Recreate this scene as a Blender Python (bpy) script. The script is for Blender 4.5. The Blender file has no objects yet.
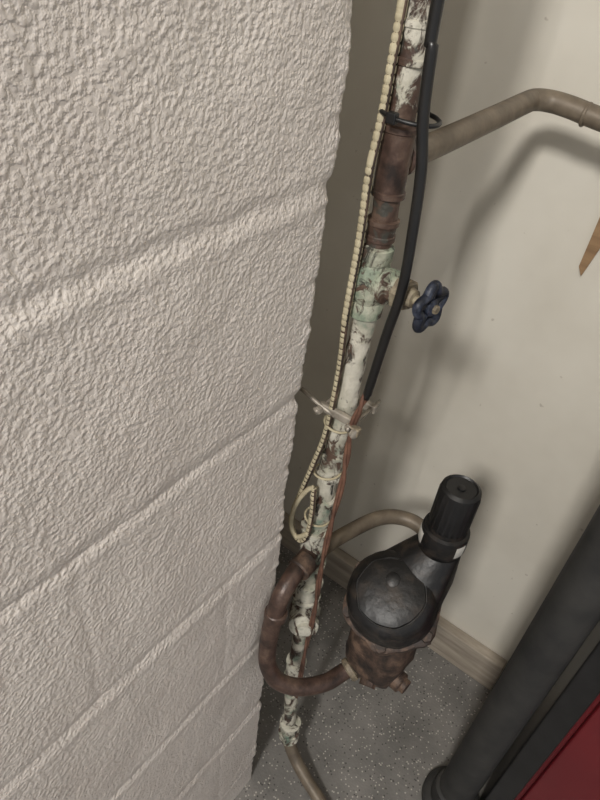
import bpy, bmesh, math, random
from mathutils import Vector, Matrix, noise
random.seed(7)
S=bpy.context.scene
try: S.view_settings.view_transform='Standard'
except Exception: pass

# ---------------------------------------------------------------- materials
class NT:
    def __init__(s,name):
        s.m=bpy.data.materials.new(name); s.m.use_nodes=True
        s.t=s.m.node_tree; s.b=s.t.nodes['Principled BSDF']
        s.co=s.t.nodes.new('ShaderNodeTexCoord').outputs['Object']
    def n(s,typ,**k):
        o=s.t.nodes.new(typ)
        for a,v in k.items(): setattr(o,a,v)
        return o
    def L(s,a,b): s.t.links.new(a,b)
    def noise(s,scale,detail=3,rough=.5,co=None,dist=0):
        o=s.n('ShaderNodeTexNoise'); o.inputs['Scale'].default_value=scale; o.inputs['Detail'].default_value=detail
        o.inputs['Roughness'].default_value=rough; o.inputs['Distortion'].default_value=dist
        s.L(co or s.co,o.inputs['Vector']); return o.outputs['Fac']
    def vor(s,scale,feat='F1',co=None):
        o=s.n('ShaderNodeTexVoronoi'); o.feature=feat; o.inputs['Scale'].default_value=scale
        s.L(co or s.co,o.inputs['Vector']); return o
    def scaled(s,x,y,z):
        mp=s.n('ShaderNodeMapping'); mp.inputs['Scale'].default_value=(x,y,z); s.L(s.co,mp.inputs[0]); return mp.outputs[0]
    def ramp(s,fac,stops,interp='LINEAR'):
        o=s.n('ShaderNodeValToRGB'); e=o.color_ramp.elements; o.color_ramp.interpolation=interp
        while len(e)>1: e.remove(e[-1])
        e[0].position=stops[0][0]; e[0].color=c4(stops[0][1])
        for p,c in stops[1:]:
            q=e.new(p); q.color=c4(c)
        s.L(fac,o.inputs['Fac']); return o.outputs['Color']
    def mix(s,fac,a,b):
        o=s.n('ShaderNodeMix'); o.data_type='RGBA'
        for sock,v in ((o.inputs[0],fac),(o.inputs[6],a),(o.inputs[7],b)):
            if isinstance(v,(int,float)): sock.default_value=v
            elif isinstance(v,tuple): sock.default_value=c4(v)
            else: s.L(v,sock)
        return o.outputs[2]
    def math(s,op,a,b=0.,c=None,clamp=False):
        o=s.n('ShaderNodeMath'); o.operation=op; o.use_clamp=clamp
        for i,v in enumerate((a,b) if c is None else (a,b,c)):
            if isinstance(v,(int,float)): o.inputs[i].default_value=v
            else: s.L(v,o.inputs[i])
        return o.outputs[0]
    def z(s,i='Z'):
        o=s.n('ShaderNodeSeparateXYZ'); s.L(s.co,o.inputs[0]); return o.outputs[i]
    def bump(s,h,strength=.5,dist=.002):
        o=s.n('ShaderNodeBump'); o.inputs['Strength'].default_value=strength; o.inputs['Distance'].default_value=dist
        s.L(h,o.inputs['Height']); s.L(o.outputs[0],s.b.inputs['Normal'])
    def col(s,c):
        if isinstance(c,tuple): s.b.inputs['Base Color'].default_value=c4(c)
        else: s.L(c,s.b.inputs['Base Color'])
    def set(s,rough=.6,metal=0.,spec=None):
        s.b.inputs['Roughness'].default_value=rough; s.b.inputs['Metallic'].default_value=metal
        if spec is not None: s.b.inputs['Specular IOR Level'].default_value=spec
        return s.m
def c4(c):
    if isinstance(c,(int,float)): return (c,c,c,1)
    return (c[0],c[1],c[2],1)
def sr(r,g,b):
    f=lambda v:(v/255/12.92 if v/255<.04045 else ((v/255+.055)/1.055)**2.4)
    return (f(r),f(g),f(b))

def m_block():
    t=NT('painted_block_paint')
    a=t.noise(9,4); t.col(t.ramp(a,[(.3,sr(210,201,193)),(.7,sr(226,218,210))]))
    v=t.vor(300,'SMOOTH_F1'); dots=t.ramp(v.outputs['Distance'],[(.10,(1,1,1)),(.55,(0,0,0))])
    f=t.noise(240,2,.5); f=t.ramp(f,[(.40,(0,0,0)),(.60,(1,1,1))])
    h=t.math('ADD',t.math('MULTIPLY',f,.6),t.math('MULTIPLY',dots,.6))
    t.bump(h,.8,.0010); return t.set(.36,0,.5)
def m_drywall():
    t=NT('aged_white_wallboard')
    c=t.ramp(t.noise(3.5,4,.6),[(.3,sr(204,198,185)),(.65,sr(220,215,203))])
    sp=t.ramp(t.noise(70,2,.5),[(.74,(0,0,0)),(.78,(1,1,1))])
    c=t.mix(t.math('MULTIPLY',sp,.35),c,sr(120,100,80))
    t.col(c); t.bump(t.noise(60,4),.15,.002); return t.set(.45,0,.4)
def m_floor():
    t=NT('speckled_epoxy_floor')
    c=t.ramp(t.noise(14,4),[(.3,sr(104,102,99)),(.7,sr(132,129,125))])
    def fl(sc,a,b,p,colr,c):
        v=t.vor(sc); f=t.ramp(v.outputs['Distance'],[(a,(1,1,1)),(b,(0,0,0))]); k=t.ramp(v.outputs['Color'],[(p,(0,0,0)),(p+.04,(1,1,1))])
        return t.mix(t.math('MULTIPLY',t.math('MULTIPLY',f,k),.85),c,colr)
    c=fl(190,.22,.34,.58,sr(192,187,178),c); c=fl(150,.2,.3,.54,sr(66,64,62),c)
    t.col(c); t.bump(t.noise(200,3),.5,.002); return t.set(.4)
def m_wood(name,a,b,sc=8):
    t=NT(name)
    t.col(t.ramp(t.noise(sc,5,.6,t.scaled(1,6,10)),[(.3,a),(.7,b)])); t.bump(t.noise(80,4),.4,.002); return t.set(.6)
def m_pipe(name,lo,hi,z0=1.0,z1=1.04,green=sr(128,146,128),pc=(sr(172,166,148),sr(200,194,178),sr(150,144,128))):
    """old copper with flaking paint; coverage varies with height"""
    t=NT(name)
    cop=t.ramp(t.noise(34,5,.65),[(.3,sr(36,30,27)),(.5,sr(76,58,49)),(.72,sr(102,84,71))])
    cop=t.mix(t.ramp(t.noise(70,3),[(.55,(0,0,0)),(.62,(1,1,1))]),cop,sr(64,62,56))
    paint=t.ramp(t.noise(30,5,.6),[(.33,green),(.45,pc[0]),(.60,pc[1]),(.75,pc[2])])
    n=t.noise(62,6,.68,t.scaled(1,1,.55),.8)
    cov=t.n('ShaderNodeMapRange'); cov.inputs['From Min'].default_value=z0; cov.inputs['From Max'].default_value=z1
    cov.inputs['To Min'].default_value=lo; cov.inputs['To Max'].default_value=hi; t.L(t.z(),cov.inputs['Value'])
    cov2=t.n('ShaderNodeMapRange'); cov2.inputs['From Min'].default_value=1.125; cov2.inputs['From Max'].default_value=1.15
    cov2.inputs['To Min'].default_value=0; cov2.inputs['To Max'].default_value=-.15; t.L(t.z(),cov2.inputs['Value'])
    d=t.math('MULTIPLY',t.math('SUBTRACT',n,t.math('ADD',cov.outputs[0],cov2.outputs[0])),14,clamp=True)
    t.col(t.mix(t.math('MULTIPLY',d,.95),cop,paint))
    t.bump(t.math('ADD',t.math('MULTIPLY',d,.6),t.noise(160,3)),.8,.0015); return t.set(.55,0)
def m_simple(name,a,b,scale=40,rough=.5,metal=0.,bump=.3,bs=120):
    t=NT(name); t.col(t.ramp(t.noise(scale,4,.6),[(.32,a),(.68,b)])); t.bump(t.noise(bs,3),bump,.001); return t.set(rough,metal)
def m_three(name,a,b,c,scale,rough,metal,bump=.5):
    t=NT(name); t.col(t.ramp(t.noise(scale,5,.65),[(.34,a),(.5,b),(.66,c)])); t.bump(t.noise(120,4),bump,.0015); return t.set(rough,metal)

M=dict(block=m_block(),dry=m_drywall(),floor=m_floor(),
 base=m_wood('weathered_baseboard_wood',sr(140,130,117),sr(184,173,158)),
 strip=m_wood('brown_wood',sr(128,100,72),sr(160,130,96)),
 pipe=m_pipe('flaking_painted_copper',.425,.62,green=sr(126,142,126),pc=(sr(178,174,158),sr(206,201,187),sr(154,150,134))),
 pipew=m_pipe('painted_fitting',.42,.60,green=sr(110,132,117),pc=(sr(170,168,152),sr(202,198,184),sr(142,146,130))),
 valve=m_pipe('verdigris_fitting',.43,.43,green=sr(106,120,104),pc=(sr(140,150,131),sr(178,178,160),sr(130,134,116))),
 arm=m_simple('dull_grey_copper',sr(92,82,70),sr(128,116,100),30,.5,.15),
 cop=m_three('brown_copper',sr(46,37,33),sr(78,60,52),sr(104,85,73),38,.42,.2),
 brass=m_three('tarnished_brass',sr(80,76,64),sr(124,112,94),sr(158,150,128),60,.6,.0),
 dark=m_three('dark_bronze',sr(28,24,22),sr(62,48,40),sr(104,84,70),50,.6,.05),
 black=m_three('black_painted_casting',sr(9,9,10),sr(17,16,16),sr(46,39,33),48,.45,0,.5),
 blackp=m_simple('black_plastic',sr(14,14,15),sr(26,26,27),30,.42,0,.1),
 cable=m_simple('black_cable_jacket',sr(16,16,17),sr(30,29,28),30,.32,0,.05),
 cream=m_simple('cream_braid',sr(162,151,124),sr(192,182,154),60,.7,0,.3),
 wire=m_simple('copper_wire',sr(92,66,56),sr(136,100,82),60,.45,.3,.1),
 blue=m_three('blue_handwheel_paint',sr(10,12,17),sr(20,26,40),sr(64,70,86),75,.5,0),
 label=m_simple('white_label',sr(170,168,160),sr(195,192,185),30,.5,0,.05),
 steel=m_simple('dull_steel',sr(120,112,102),sr(172,164,152),60,.45,.3,.3),
 iron=m_simple('black_iron_pipe',sr(34,34,34),sr(54,53,51),18,.6,.0,.25),
 red=m_simple('red_enamel',sr(92,18,26),sr(104,24,30),6,.4,0,.05),
 ceil=m_simple('ceiling_paint',sr(200,195,185),sr(212,208,198),5,.8,0,.1))

# ---------------------------------------------------------------- geometry helpers
def link(o,parent=None):
    S.collection.objects.link(o)
    if parent: o.parent=parent
    return o
def empty(name,loc=(0,0,0)):
    o=bpy.data.objects.new(name,None); o.empty_display_size=.05; S.collection.objects.link(o); return o
def mesh(name,v,f,mat,parent=None,smooth=True):
    me=bpy.data.meshes.new(name); me.from_pydata([tuple(p) for p in v],[],f); me.update()
    bm=bmesh.new(); bm.from_mesh(me); bmesh.ops.recalc_face_normals(bm,faces=bm.faces); bm.to_mesh(me); bm.free()
    if smooth:
        for p in me.polygons: p.use_smooth=True
    me.materials.append(mat)
    o=bpy.data.objects.new(name,me); return link(o,parent)
def catmull(P,n=8):
    P=[Vector(p) for p in P]; Q=[P[0]*2-P[1]]+P+[P[-1]*2-P[-2]]; out=[]
    for i in range(1,len(Q)-2):
        a,b,c,d=Q[i-1:i+3]
        for k in range(n):
            t=k/n
            out.append(.5*((2*b)+(c-a)*t+(2*a-5*b+4*c-d)*t*t+(3*b-a-3*c+d)*t**3))
    out.append(P[-1]); return out
def sweep(name,P,r,mat,parent=None,seg=16,n=8,curve=True,wob=0.):
    pts=catmull(P,n) if curve else [Vector(p) for p in P]
    N=len(pts); T=[(pts[min(i+1,N-1)]-pts[max(i-1,0)]).normalized() for i in range(N)]
    u=T[0].orthogonal().normalized(); V=[];F=[]
    for i in range(N):
        u=(u-T[i]*u.dot(T[i])).normalized(); w=T[i].cross(u)
        rr=r(i/(N-1)) if callable(r) else r
        for k in range(seg):
            a=2*math.pi*k/seg; d=u*math.cos(a)+w*math.sin(a); p=pts[i]+d*rr
            if wob: p=p+d*wob*noise.noise(p*90)
            V.append(p)
    for i in range(N-1):
        for k in range(seg):
            F.append((i*seg+k,i*seg+(k+1)%seg,(i+1)*seg+(k+1)%seg,(i+1)*seg+k))
    F.append(tuple(range(seg-1,-1,-1))); F.append(tuple((N-1)*seg+k for k in range(seg)))
    return mesh(name,V,F,mat,parent)
def lathe(name,prof,org,axis,mat,parent=None,seg=32,fn=None,smooth=True,wob=0.):
    org=Vector(org); ax=Vector(axis).normalized(); u=ax.orthogonal().normalized(); w=ax.cross(u); V=[];F=[]
    for (r,z) in prof:
        for k in range(seg):
            a=2*math.pi*k/seg; rr=r*(fn(a,z) if fn else 1); d=u*math.cos(a)+w*math.sin(a); p=org+ax*z+d*rr
            if wob: p=p+d*wob*noise.noise(p*70)
            V.append(p)
    n=len(prof)
    for i in range(n-1):
        for k in range(seg): F.append((i*seg+k,i*seg+(k+1)%seg,(i+1)*seg+(k+1)%seg,(i+1)*seg+k))
    F.append(tuple(range(seg-1,-1,-1))); F.append(tuple((n-1)*seg+k for k in range(seg)))
    o=mesh(name,V,F,mat,parent,smooth)
    if smooth:
        m=o.modifiers.new('es','EDGE_SPLIT'); m.split_angle=math.radians(38)
    return o
def nut(name,org,axis,r,h,mat,parent=None):
    b=.12*h
    return lathe(name,[(r*.9,0),(r,b),(r,h-b),(r*.9,h)],org,axis,mat,parent,seg=6,smooth=False)
def box(name,lo,hi,mat,parent=None,bev=0.):
    bm=bmesh.new(); bmesh.ops.create_cube(bm,size=1)
    lo=Vector(lo);hi=Vector(hi)
    for v in bm.verts: v.co=Vector([lo[i]+(v.co[i]+.5)*(hi[i]-lo[i]) for i in range(3)])
    if bev: bmesh.ops.bevel(bm,geom=list(bm.edges),offset=bev,segments=3,affect='EDGES',profile=.5)
    me=bpy.data.meshes.new(name); bm.to_mesh(me); bm.free(); me.materials.append(mat)
    return link(bpy.data.objects.new(name,me),parent)

# ---------------------------------------------------------------- room
def wall_disp(y,z):
    wz=z+.003*noise.noise(Vector((y*9,z*3,5)))+.0018*noise.noise(Vector((y*40,z*10,8)))
    d=0.
    k=round((wz-.088)/.2); e=wz-(.088+.2*k)
    d-=.0013*math.exp(-(e/.007)**2)
    d+=.0007*math.exp(-((e+.014)/.007)**2)+.0002*math.exp(-((e-.012)/.006)**2)
    c=math.floor((wz-.088)/.2)
    jy=-.25 if c%2 else -.09
    amp=.0006 if c<4 else .0
    ee=y-jy+.002*noise.noise(Vector((z*20,3,1)))
    ee=(ee+.2)%.4-.2
    d-=amp*math.exp(-(ee/.005)**2)
    d+=.0014*noise.noise(Vector((c*7.3,1.7,0)))
    d+=.0014*noise.noise(Vector((y*14,z*14,2)))
    d+=.0005*noise.noise(Vector((y*60,z*60,9)))
    n=noise.noise(Vector((y*210,z*210,4)))
    d+=.0004*min(.30,max(-.2,n))
    return d+.0008
def build_block_wall():
    prof=[]
    ys=[-2.4,-1.8,-1.3,-1.0,-.8,-.65,-.55,-.48]
    y=-.46
    while y<-.008: ys.append(y); y+=.0018
    for y in ys: prof.append((0,y,1,0,y))
    R=.005
    for k in range(0,7):
        a=math.pi/2*k/6; prof.append((-R+R*math.cos(a),-R+R*math.sin(a),math.cos(a),math.sin(a),-R+R*a))
    x=-.010
    while x>-.05: prof.append((x,0,0,1,-x)); x-=.003
    for x in (-.08,-.12,-.2,-.3,-.45): prof.append((x,0,0,1,-x))
    zs=[];z=0.
    while z<1.32: zs.append(z); z+=.0019
    zs+= [1.36,1.45,1.6,1.9,2.2,2.6,2.8]
    V=[];F=[];n=len(prof)
    for z in zs:
        ext=.004+.009*max(0,min(1,(z-.85)/.3))    # the end face leans slightly
        for (x,y,nx,ny,s) in prof:
            d=wall_disp(s,z)
            c=math.exp(-((s)/.010)**2)
            d+=c*(.0030*noise.noise(Vector((3,7,z*22)))+.0022*noise.noise(Vector((3,7,z*80)))+.0012*noise.noise(Vector((3,7,z*210))))
            k=round((z-.088)/.2); e=z-(.088+.2*k); d-=c*.002*math.exp(-(e/.007)**2)
            yy=y+ny*d
            if y>-.3: yy+=ext*(y+.3)/.3
            V.append((x+nx*d,yy,z))
    for j in range(len(zs)-1):
        for i in range(n-1): F.append((j*n+i,j*n+i+1,(j+1)*n+i+1,(j+1)*n+i))
    b=len(V); V+=[(-.45,-2.4,0),(-.45,-2.4,2.8)]
    F.append((0,b,b+1,(len(zs)-1)*n))
    F.append((n-1,(len(zs)-1)*n+n-1,b+1,b))
    me=bpy.data.meshes.new('wall_left'); me.from_pydata(V,[],F); me.update()
    for p in me.polygons: p.use_smooth=True
    me.materials.append(M['block']); link(bpy.data.objects.new('wall_left',me))
build_block_wall()
box('wall_back',(-.55,.467,0),(2.2,.56,2.8),M['dry'])
box('light_block_side',(-.55,-.02,0),(-.45,.467,2.8),M['dry'])  # unseen closing panel, added to keep world light out of the gap
box('floor',(-.55,-2.4,-.08),(2.2,.56,0),M['floor'])
box('ceiling',(-.55,-2.4,2.8),(2.2,.56,2.88),M['ceil'])
box('baseboard_back',(-.45,.443,0),(.272,.467,.090),M['base'],bev=.003)

# ---------------------------------------------------------------- copper water pipe
PX,PY=.016,.07; R=.0112
cp=empty('copper_water_pipe')
main=[(PX+.000,PY,2.8),(PX,PY,1.3),(PX+.002,PY,1.1),(PX+.002,PY,.98),(PX-.001,PY,.85),(PX-.006,PY,.74),(PX-.010,PY,.62),(PX-.006,PY,.45),(PX-.004,PY,.27),(PX+.004,PY,.13),(PX+.008,PY,.095)]
sweep('riser',main,R,M['pipe'],cp,20,40,wob=.0012)
def mx(z):
    for a,b in zip(main,main[1:]):
        if b[2]<=z<=a[2]:
            t=(z-b[2])/(a[2]-b[2]); return b[0]+(a[0]-b[0])*t
    return PX
def collar(nm,z0,z1,r,mat,ex=.0018):
    h=z1-z0
    lathe(nm,[(r-.001,0),(r+ex,.001),(r+ex,.005),(r,.006),(r,h-.006),(r+ex,h-.005),(r+ex,h-.001),(r-.001,h)],(mx((z0+z1)/2),PY,z0),(0,0,1),mat,cp,24,wob=.0014)
collar('tee_collar',1.068,1.125,.0130,M['cop'],.0013)
collar('coupling_upper',1.165,1.195,.0122,M['pipe'],.001)
collar('coupling_low',1.030,1.05,.0125,M['pipe'],.001)
collar('coupling_mid',.735,.775,.0130,M['pipew'])
collar('coupling_b',.655,.70,.0140,M['pipew'])
collar('tee_low',.57,.645,.0172,M['pipew'],.003)
collar('union_low',.495,.535,.0165,M['pipew'],.003)
collar('coupling_c',.28,.33,.014,M['pipew'])
collar('coupling_floor',.095,.135,.015,M['pipew'],.003)
sweep('branch',[(PX+.002,PY,1.096),(PX+.003,.14,1.097),(PX+.003,.25,1.10),(PX+.003,.335,1.103),(PX+.006,.353,1.104),(PX+.018,.364,1.104),(PX+.04,.366,1.103),(.12,.366,1.097),(.3,.366,1.09),(2.0,.366,1.08)],.0112,M['arm'],cp,18,8)
lathe('branch_cup',[(.0125,0),(.0142,.002),(.0138,.020),(.0125,.022)],(PX+.002,PY+.008,1.096),(0,1,0),M['cop'],cp,22)
lathe('branch_ring',[(.0115,0),(.0126,.001),(.0126,.003),(.0115,.004)],(.073,.366,1.1),(1,0,-.06),M['arm'],cp,22)
loop=[(PX-.008,.07,.60),(.010,.045,.604),(.014,.018,.602),(.0155,-.006,.585),(.016,-.018,.54),(.018,-.024,.495),(.024,-.027,.464),(.040,-.024,.440),(.064,-.007,.428),(.086,.022,.424),(.097,.05,.426),(.108,.07,.437)]
sweep('loop_tube',loop,.0116,M['cop'],cp,20,10)
lathe('loop_elbow_cup',[(.013,0),(.0155,.002),(.0155,.02),(.013,.022)],(.0145,.026,.603),(0,1,0.05),M['dark'],cp,22,wob=.002)
lathe('loop_elbow_cup2',[(.0125,0),(.0145,.002),(.0145,.012),(.0125,.014)],(.016,-.013,.550),(0,.1,1),M['cop'],cp,22)
sweep('rear_tube',[(PX-.008,.07,.57),(.008,.10,.575),(.018,.135,.58),(.036,.182,.583),(.06,.207,.583),(.09,.212,.583),(.118,.198,.575),(.132,.165,.55),(.134,.12,.50)],.0105,M['arm'],cp,18,10)
d=Vector((.55,-.8,.1))
lathe('stop_body',[(.012,0),(.019,.006),(.022,.02),(.022,.03),(.019,.044),(.012,.05)],(mx(.46),PY,.435),(0,0,1),M['pipew'],cp,24,wob=.003)
lathe('stop_bonnet',[(.015,0),(.015,.018),(.021,.020),(.021,.028),(.012,.031),(.011,.037),(.004,.038)],(mx(.46),PY,.462),d,M['pipew'],cp,28,wob=.002)
sweep('foot_tube',[(PX+.007,PY,.10),(PX+.010,.069,.07),(.045,.064,.045),(.075,.056,.030),(.12,.046,.016),(.17,.03,.0125),(.30,-.02,.012),(.5,-.10,.012)],.0112,M['arm'],cp,18,8)
lathe('foot_nut',[(.013,0),(.017,.002),(.017,.014),(.013,.016)],(PX+.012,.069,.078),(-.5,.05,1),M['pipew'],cp,20,wob=.002)

# ---------------------------------------------------------------- gate valve
gv=empty('gate_valve')
vz=.990
lathe('body',[(.0125,-.036),(.0155,-.034),(.0155,-.022),(.014,-.019),(.0175,-.010),(.0185,0),(.0175,.010),(.014,.019),(.0155,.022),(.0155,.034),(.0125,.036)],(PX+.001,PY,vz),(0,0,1),M['valve'],gv,28,wob=.0018)
ax=Vector((1,-.12,.03)).normalized(); o=Vector((PX+.004,PY,vz+.002))
lathe('bonnet',[(.014,0),(.014,.012),(.0165,.013),(.0165,.019),(.012,.021),(.0115,.030)],o,ax,M['valve'],gv,24,wob=.001)
nut('packing_nut',o+ax*.026,ax,.0145,.014,M['brass'],gv)
lathe('gland',[(.009,0),(.0095,.002),(.008,.009),(.0045,.010),(.004,.03)],o+ax*.036,ax,M['brass'],gv,18)
def handwheel():
    hub=o+ax*.061; u=Vector((0,0,1)); u=(u-ax*u.dot(ax)).normalized(); w=ax.cross(u)
    P=[]
    for k in range(61):
        a=2*math.pi*k/60; r=.0172+.0030*math.cos(5*a)
        P.append(hub+(u*math.cos(a)+w*math.sin(a))*r)
    sweep('wheel_rim',P,.0043,M['blue'],gv,12,1,curve=False)
    for k in range(5):
        a=2*math.pi*k/5
        dd=u*math.cos(a)+w*math.sin(a)
        sweep('wheel_spoke_%d'%(k+1),[hub-ax*.001,hub+dd*.010-ax*.001,hub+dd*.019],.0036,M['blue'],gv,10,4)
    lathe('wheel_hub',[(.007,-.006),(.008,-.003),(.008,.003),(.005,.005)],hub,ax,M['blue'],gv,20)
    nut('wheel_screw',hub+ax*.004,ax,.004,.004,M['brass'],gv)
handwheel()

# ---------------------------------------------------------------- cables
sweep('black_cable',[(.040,.05,2.8),(.040,.05,1.8),(.038,.05,1.25),(.041,.05,1.18),(.045,.05,1.138),(.052,.05,1.104),(.056,.05,1.058),(.058,.05,1.006),(.053,.05,.959),(.049,.05,.915),(.046,.05,.882)],lambda t:.0045 if t<.985 else .0034,M['cable'],None,14,10)
gw=empty('ground_wire')
def strand(nm,ph,mat,P,r,amp,turns):
    pts=catmull(P,24); N=len(pts); Q=[]
    for i,p in enumerate(pts):
        a=2*math.pi*turns*i/N+ph; Q.append(p+Vector((math.cos(a)*amp,math.sin(a)*amp,0)))
    sweep(nm,Q,r,mat,gw,8,1,curve=False)
WP=[(.046,.05,.888),(.043,.048,.868),(.038,.048,.84),(.038,.05,.80),(.039,.05,.765),(.036,.05,.70),(.034,.05,.64),(.034,.05,.58),(.036,.05,.52),(.034,.05,.42),(.034,.05,.33),(.030,.055,.26)]
strand('strand_1',0,M['wire'],WP,.0022,.0018,4)
strand('strand_2',math.pi,M['wire'],WP,.0022,.0018,4)
bc=empty('braided_cable')
CP=[(.010,.055,2.8),(.010,.055,1.8),(.010,.055,1.25),(.010,.055,1.205),(.010,.054,1.162),(.010,.053,1.128),(.009,.050,1.09),(.011,.049,1.032),(.010,.049,.96),(.010,.053,.895),(.007,.053,.815),(.000,.05,.765),(-.010,.047,.71),(-.016,.046,.672),(-.012,.046,.64),(.0,.046,.632),(.008,.046,.65),(.010,.046,.69),(.006,.048,.73)]
def beads(P,rad):
    pts=catmull(P,14); out=[pts[0]]
    for a,b in zip(pts,pts[1:]):
        l=(b-a).length; st=.0011 if b.z<1.3 else .02
        n=max(1,int(l/st))
        for k in range(1,n+1): out.append(a.lerp(b,k/n))
    cum=[0]
    for a,b in zip(out,out[1:]): cum.append(cum[-1]+(b-a).length)
    N=len(out)
    def rf(t):
        i=min(N-1,int(round(t*(N-1)))); s=cum[i]; ph=(s%.0066)/.0066
        g=1.0 if out[i].z>.95 else .85
        return rad*g*(.70 if ph<.2 else 1.)
    return out,rf
o_,rf=beads(CP,.0039); sweep('jacket',o_,rf,M['cream'],bc,12,1,curve=False)
sweep('tracer',[p+Vector((.0030,-.0016,0)) for p in o_],.0012,M['dark'],bc,6,1,curve=False)
sweep('core',o_,.0029,M['dark'],bc,8,1,curve=False)
sweep('loop_end',[(.006,.048,.73),(-.002,.046,.72),(-.012,.042,.69),(-.014,.042,.655),(-.004,.042,.64),(.010,.045,.655)],.0030,M['cream'],bc,10,10)

def ring(nm,c,ax,rx,ry,r,mat,parent,ang=0):
    ax=Vector(ax).normalized(); u=ax.cross(Vector((0,1,0))).normalized(); w=ax.cross(u).normalized(); P=[]
    for k in range(41):
        a=2*math.pi*k/40; P.append(Vector(c)+u*math.cos(a)*rx+w*math.sin(a)*ry)
    return sweep(nm,P,r,mat,parent,8,1,curve=False)
ct=empty('cable_tie')
ring('strap',(.0275,.063,1.134),(.05,.0,1),.0235,.0185,.0018,M['blackp'],ct)
box('strap_head',(.019,.042,1.130),(.027,.048,1.138),M['blackp'],ct,.001)
tp=empty('tape_wrap')
for i,z in enumerate((.82,.745,.665)):
    ring('wrap_%d'%(i+1),(mx(z)-.001,.066,z),(.12*(-1)**i,.1,1),.0150,.016,.0014,M['cream'],tp)

# ---------------------------------------------------------------- ground clamp
gc=empty('ground_clamp')
cz=.842
def jaw(nm,y0,y1,z0,z1): box(nm,(-.006,y0,z0),(.042,y1,z1),M['steel'],gc,.002)
jaw('jaw_front',.050,.057,cz-.005,cz+.005)
jaw('jaw_back',.084,.091,cz-.005,cz+.005)
for i,x in enumerate((-.002,.037)):
    sweep('bolt_%d'%(i+1),[(x,.040,cz),(x,.103,cz)],.0024,M['steel'],gc,10,2)
    nut('bolt_nut_%d'%(i+1),(x,.042,cz),(0,1,0),.0048,.006,M['steel'],gc)
sweep('set_screw',[(-.028,.048,cz+.012),(-.005,.050,cz+.003),(.012,.052,cz-.002)],.0025,M['steel'],gc,10,3)
lathe('screw_head',[(.004,0),(.0055,.001),(.0055,.005),(.004,.006)],(.042,.044,cz-.002),(1,-.4,0),M['steel'],gc,16)
box('wire_lug',(.036,.042,cz-.006),(.049,.050,cz+.004),M['brass'],gc,.0015)

# ---------------------------------------------------------------- pressure regulator
pr=empty('pressure_regulator')
B=Vector((.124,.088,.445)); A=Vector((.02,.02,1)).normalized()
lathe('brass_body',[(.018,-.028),(.028,-.022),(.037,-.008),(.042,.01),(.044,.028),(.044,.060),(.038,.10),(.030,.12)],B,A,M['dark'],pr,40,fn=lambda a,z:1+.06*math.cos(4*a),wob=.004)
D=Vector((.124,.058,.632)); A2=Vector((.04,-.46,.88)).normalized()
lathe('bolt_flange',[(.040,-.092),(.054,-.086),(.0600,-.080),(.0600,-.062),(.053,-.058)],D,A2,M['dark'],pr,64,fn=lambda a,z:1+.06*max(-.3,math.cos(6*a)),wob=.003)
u=A2.orthogonal().normalized(); w=A2.cross(u)
for k in range(6):
    a=2*math.pi*k/6; dd=u*math.cos(a)+w*math.sin(a)
    nut('flange_bolt_%d'%(k+1),D-A2*.092+dd*.0565,A2,.0080,.038,M['dark'],pr)
lathe('bell',[(.052,-.060),(.0555,-.058),(.0560,-.053),(.0560,-.038),(.0548,-.034),(.0538,-.032),(.0530,-.018),(.051,-.010),(.0475,-.005),(.043,-.002),(.0415,-.001),(.041,-.003),(.0400,-.003),(.0392,0),(.034,.002),(.024,.004),(.012,.005),(.001,.0052)],D,A2,M['black'],pr,64,wob=.002)
lathe('bell_boss',[(.009,0),(.0085,.003),(.006,.004),(.001,.0045)],D+A2*.003+w*.012+u*.006,A2,M['black'],pr,24,wob=.001)
NB=Vector((.141,.128,.445)); AN=Vector((.006,.005,1)).normalized()
def hullmesh(name,rings,mat,parent):
    bm=bmesh.new()
    for c,ax_,r,n in rings:
        ax_=Vector(ax_).normalized(); uu=ax_.orthogonal().normalized(); ww=ax_.cross(uu)
        for k in range(n):
            a=2*math.pi*k/n; bm.verts.new(Vector(c)+(uu*math.cos(a)+ww*math.sin(a))*r)
    bmesh.ops.convex_hull(bm,input=bm.verts)
    bmesh.ops.delete(bm,geom=[v for v in bm.verts if not v.link_faces],context='VERTS')
    me=bpy.data.meshes.new(name); bm.to_mesh(me); bm.free()
    for p in me.polygons: p.use_smooth=True
    me.materials.append(mat); o=link(bpy.data.objects.new(name,me),parent)
    m=o.modifiers.new('es','EDGE_SPLIT'); m.split_angle=math.radians(40)
hullmesh('shoulder',[(D-A2*.056,A2,.054,56),(D-A2*.030,A2,.053,56),(NB+AN*.170,AN,.030,40),(NB+AN*.222,AN,.0265,40)],M['black'],pr)
lathe('neck',[(.026,.19),(.026,.224),(.0275,.227),(.0280,.230),(.0280,.250),(.0272,.254),(.0235,.256),(.0235,.262)],NB,AN,M['black'],pr,40)
lb=lathe('label_band',[(.0282,.231),(.0286,.232),(.0286,.248),(.0282,.249)],NB,AN,M['label'],pr,40)
bm=bmesh.new(); bm.from_mesh(lb.data)
def keep(f):
    c=f.calc_center_median()-NB; c=c-AN*c.dot(AN); a=math.degrees(math.atan2(c.y,c.x))
    return (-165<a<-125) or (-40<a<-8)
bmesh.ops.delete(bm,geom=[f for f in bm.faces if len(f.verts)>4 or not keep(f)],context='FACES'); bm.to_mesh(lb.data); bm.free()
lathe('cap',[(.021,.256),(.0232,.259),(.0232,.312),(.0220,.319),(.018,.322),(.0165,.320),(.001,.319)],NB,AN,M['blackp'],pr,80,fn=lambda a,z:1+(.018*math.cos(20*a) if .258<z<.313 else 0))
lathe('cap_dimple',[(.0045,0),(.0045,.003),(.003,.0035)],NB+AN*.318,AN,M['blackp'],pr,12)
IN=Vector((.112,.078,.440)); iv=Vector((.100,.052,.427))-IN; iv.normalize()
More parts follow.
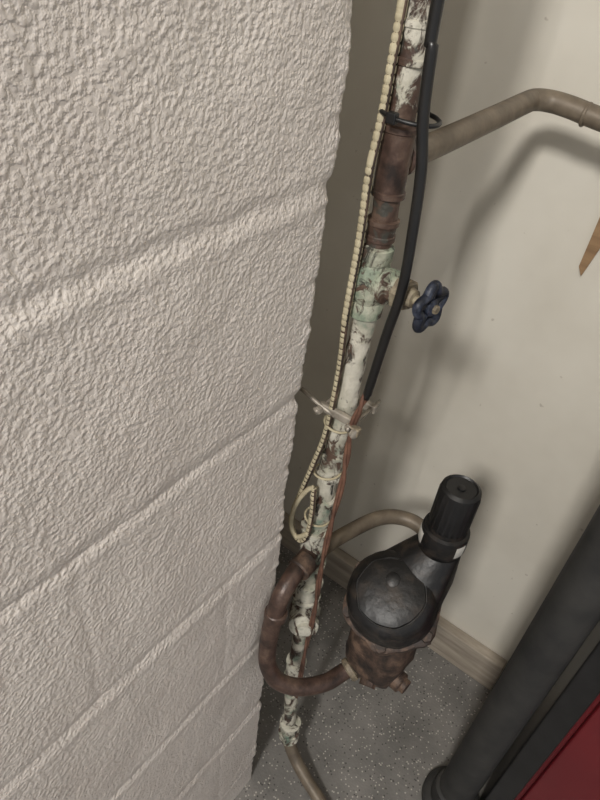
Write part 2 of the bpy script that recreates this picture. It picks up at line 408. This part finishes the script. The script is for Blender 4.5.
lathe('inlet_spud',[(.017,-.015),(.017,.02)],IN,iv,M['dark'],pr,24)
nut('union_nut',IN+iv*.004,iv,.0205,.016,M['brass'],pr)
lathe('union_ring',[(.014,0),(.0165,.002),(.0165,.008),(.013,.010)],IN+iv*.020,iv,M['brass'],pr,24)
lathe('outlet_spud',[(.016,0),(.018,.002),(.018,.018),(.013,.02)],(.133,.112,.49),Vector((0,.6,.6)),M['dark'],pr,24)
lathe('side_plug',[(.014,0),(.014,.012),(.010,.014),(.010,.020)],B+Vector((.034,-.008,.0)),(1,-.1,0),M['dark'],pr,24)
lathe('bottom_plug',[(.016,0),(.016,.010),(.011,.012),(.011,.020)],B+Vector((.006,-.024,.004)),(.25,-.8,-.45),M['dark'],pr,8)

# ---------------------------------------------------------------- black iron standpipe + red cabinet
sp=empty('iron_standpipe')
SX,SY=.300,.205
lathe('shaft',[(.031,.03),(.031,1.15),(.028,1.16)],(SX,SY,0),(0,0,1),M['iron'],sp,40)
lathe('foot_flange',[(.052,0),(.052,.012),(.048,.016),(.039,.018),(.037,.05),(.033,.053)],(SX,SY,0),(0,0,1),M['iron'],sp,40)
rc=empty('red_tool_cabinet')
box('carcass',(.375,.212,.03),(.95,.425,.80),M['red'],rc,.006)
box('corner_trim',(.342,.192,.0),(.376,.300,.82),M['blackp'],rc,.003)
box('side_panel',(.355,.290,.0),(.376,.425,.80),M['blackp'],rc,.002)
box('kick_plinth',(.37,.218,0),(.94,.42,.04),M['blackp'],rc,.002)
box('top_mat',(.36,.205,.80),(.96,.427,.82),M['blackp'],rc,.004)
box('door_1',(.385,.202,.05),(.655,.215,.785),M['red'],rc,.004)
box('door_2',(.662,.202,.05),(.935,.215,.785),M['red'],rc,.004)
box('door_handle',(.63,.190,.50),(.642,.204,.66),M['steel'],rc,.003)

V=[(.112,.46,1.06),(.150,.46,1.06),(.150,.467,1.06),(.112,.467,1.06),(.110,.46,.905),(.117,.46,.893),(.117,.467,.893),(.110,.467,.905)]
mesh('hanging_wood_strip',V,[(0,1,5,4),(3,2,6,7),(0,3,7,4),(1,2,6,5),(0,1,2,3),(4,5,6,7)],M['strip'],None,False)

# ---------------------------------------------------------------- camera
th=math.radians(33.3); p=math.radians(38.8); ro=math.atan(.126)
f0=Vector((-math.sin(th),math.cos(th),0)); r0=Vector((math.cos(th),math.sin(th),0)); zz=Vector((0,0,1))
F=math.cos(p)*f0-math.sin(p)*zz; U0=math.sin(p)*f0+math.cos(p)*zz
X=math.cos(ro)*r0+math.sin(ro)*U0; Y=-math.sin(ro)*r0+math.cos(ro)*U0
cd=bpy.data.cameras.new('camera'); cam=bpy.data.objects.new('camera',cd); S.collection.objects.link(cam)
m=Matrix((X,Y,-F)).transposed().to_4x4(); m.translation=Vector((.26,-.39,1.26)); cam.matrix_world=m
cd.lens=28.8; cd.sensor_width=36; cd.sensor_fit='AUTO'; cd.clip_start=.01; S.camera=cam

# ---------------------------------------------------------------- light
def area(name,loc,tgt,size,power,col):
    l=bpy.data.lights.new(name,'AREA'); l.size=size; l.energy=power; l.color=col
    o=bpy.data.objects.new(name,l); S.collection.objects.link(o); o.location=loc
    o.rotation_euler=(Vector(tgt)-Vector(loc)).to_track_quat('-Z','Y').to_euler(); return o
area('window_light',(.43,-1.95,2.5),(.05,.1,.9),.28,52,(1,.97,.925))
w=bpy.data.worlds.new('world'); S.world=w; w.use_nodes=True
w.node_tree.nodes['Background'].inputs[0].default_value=(.96,.975,1,1); w.node_tree.nodes['Background'].inputs[1].default_value=.5
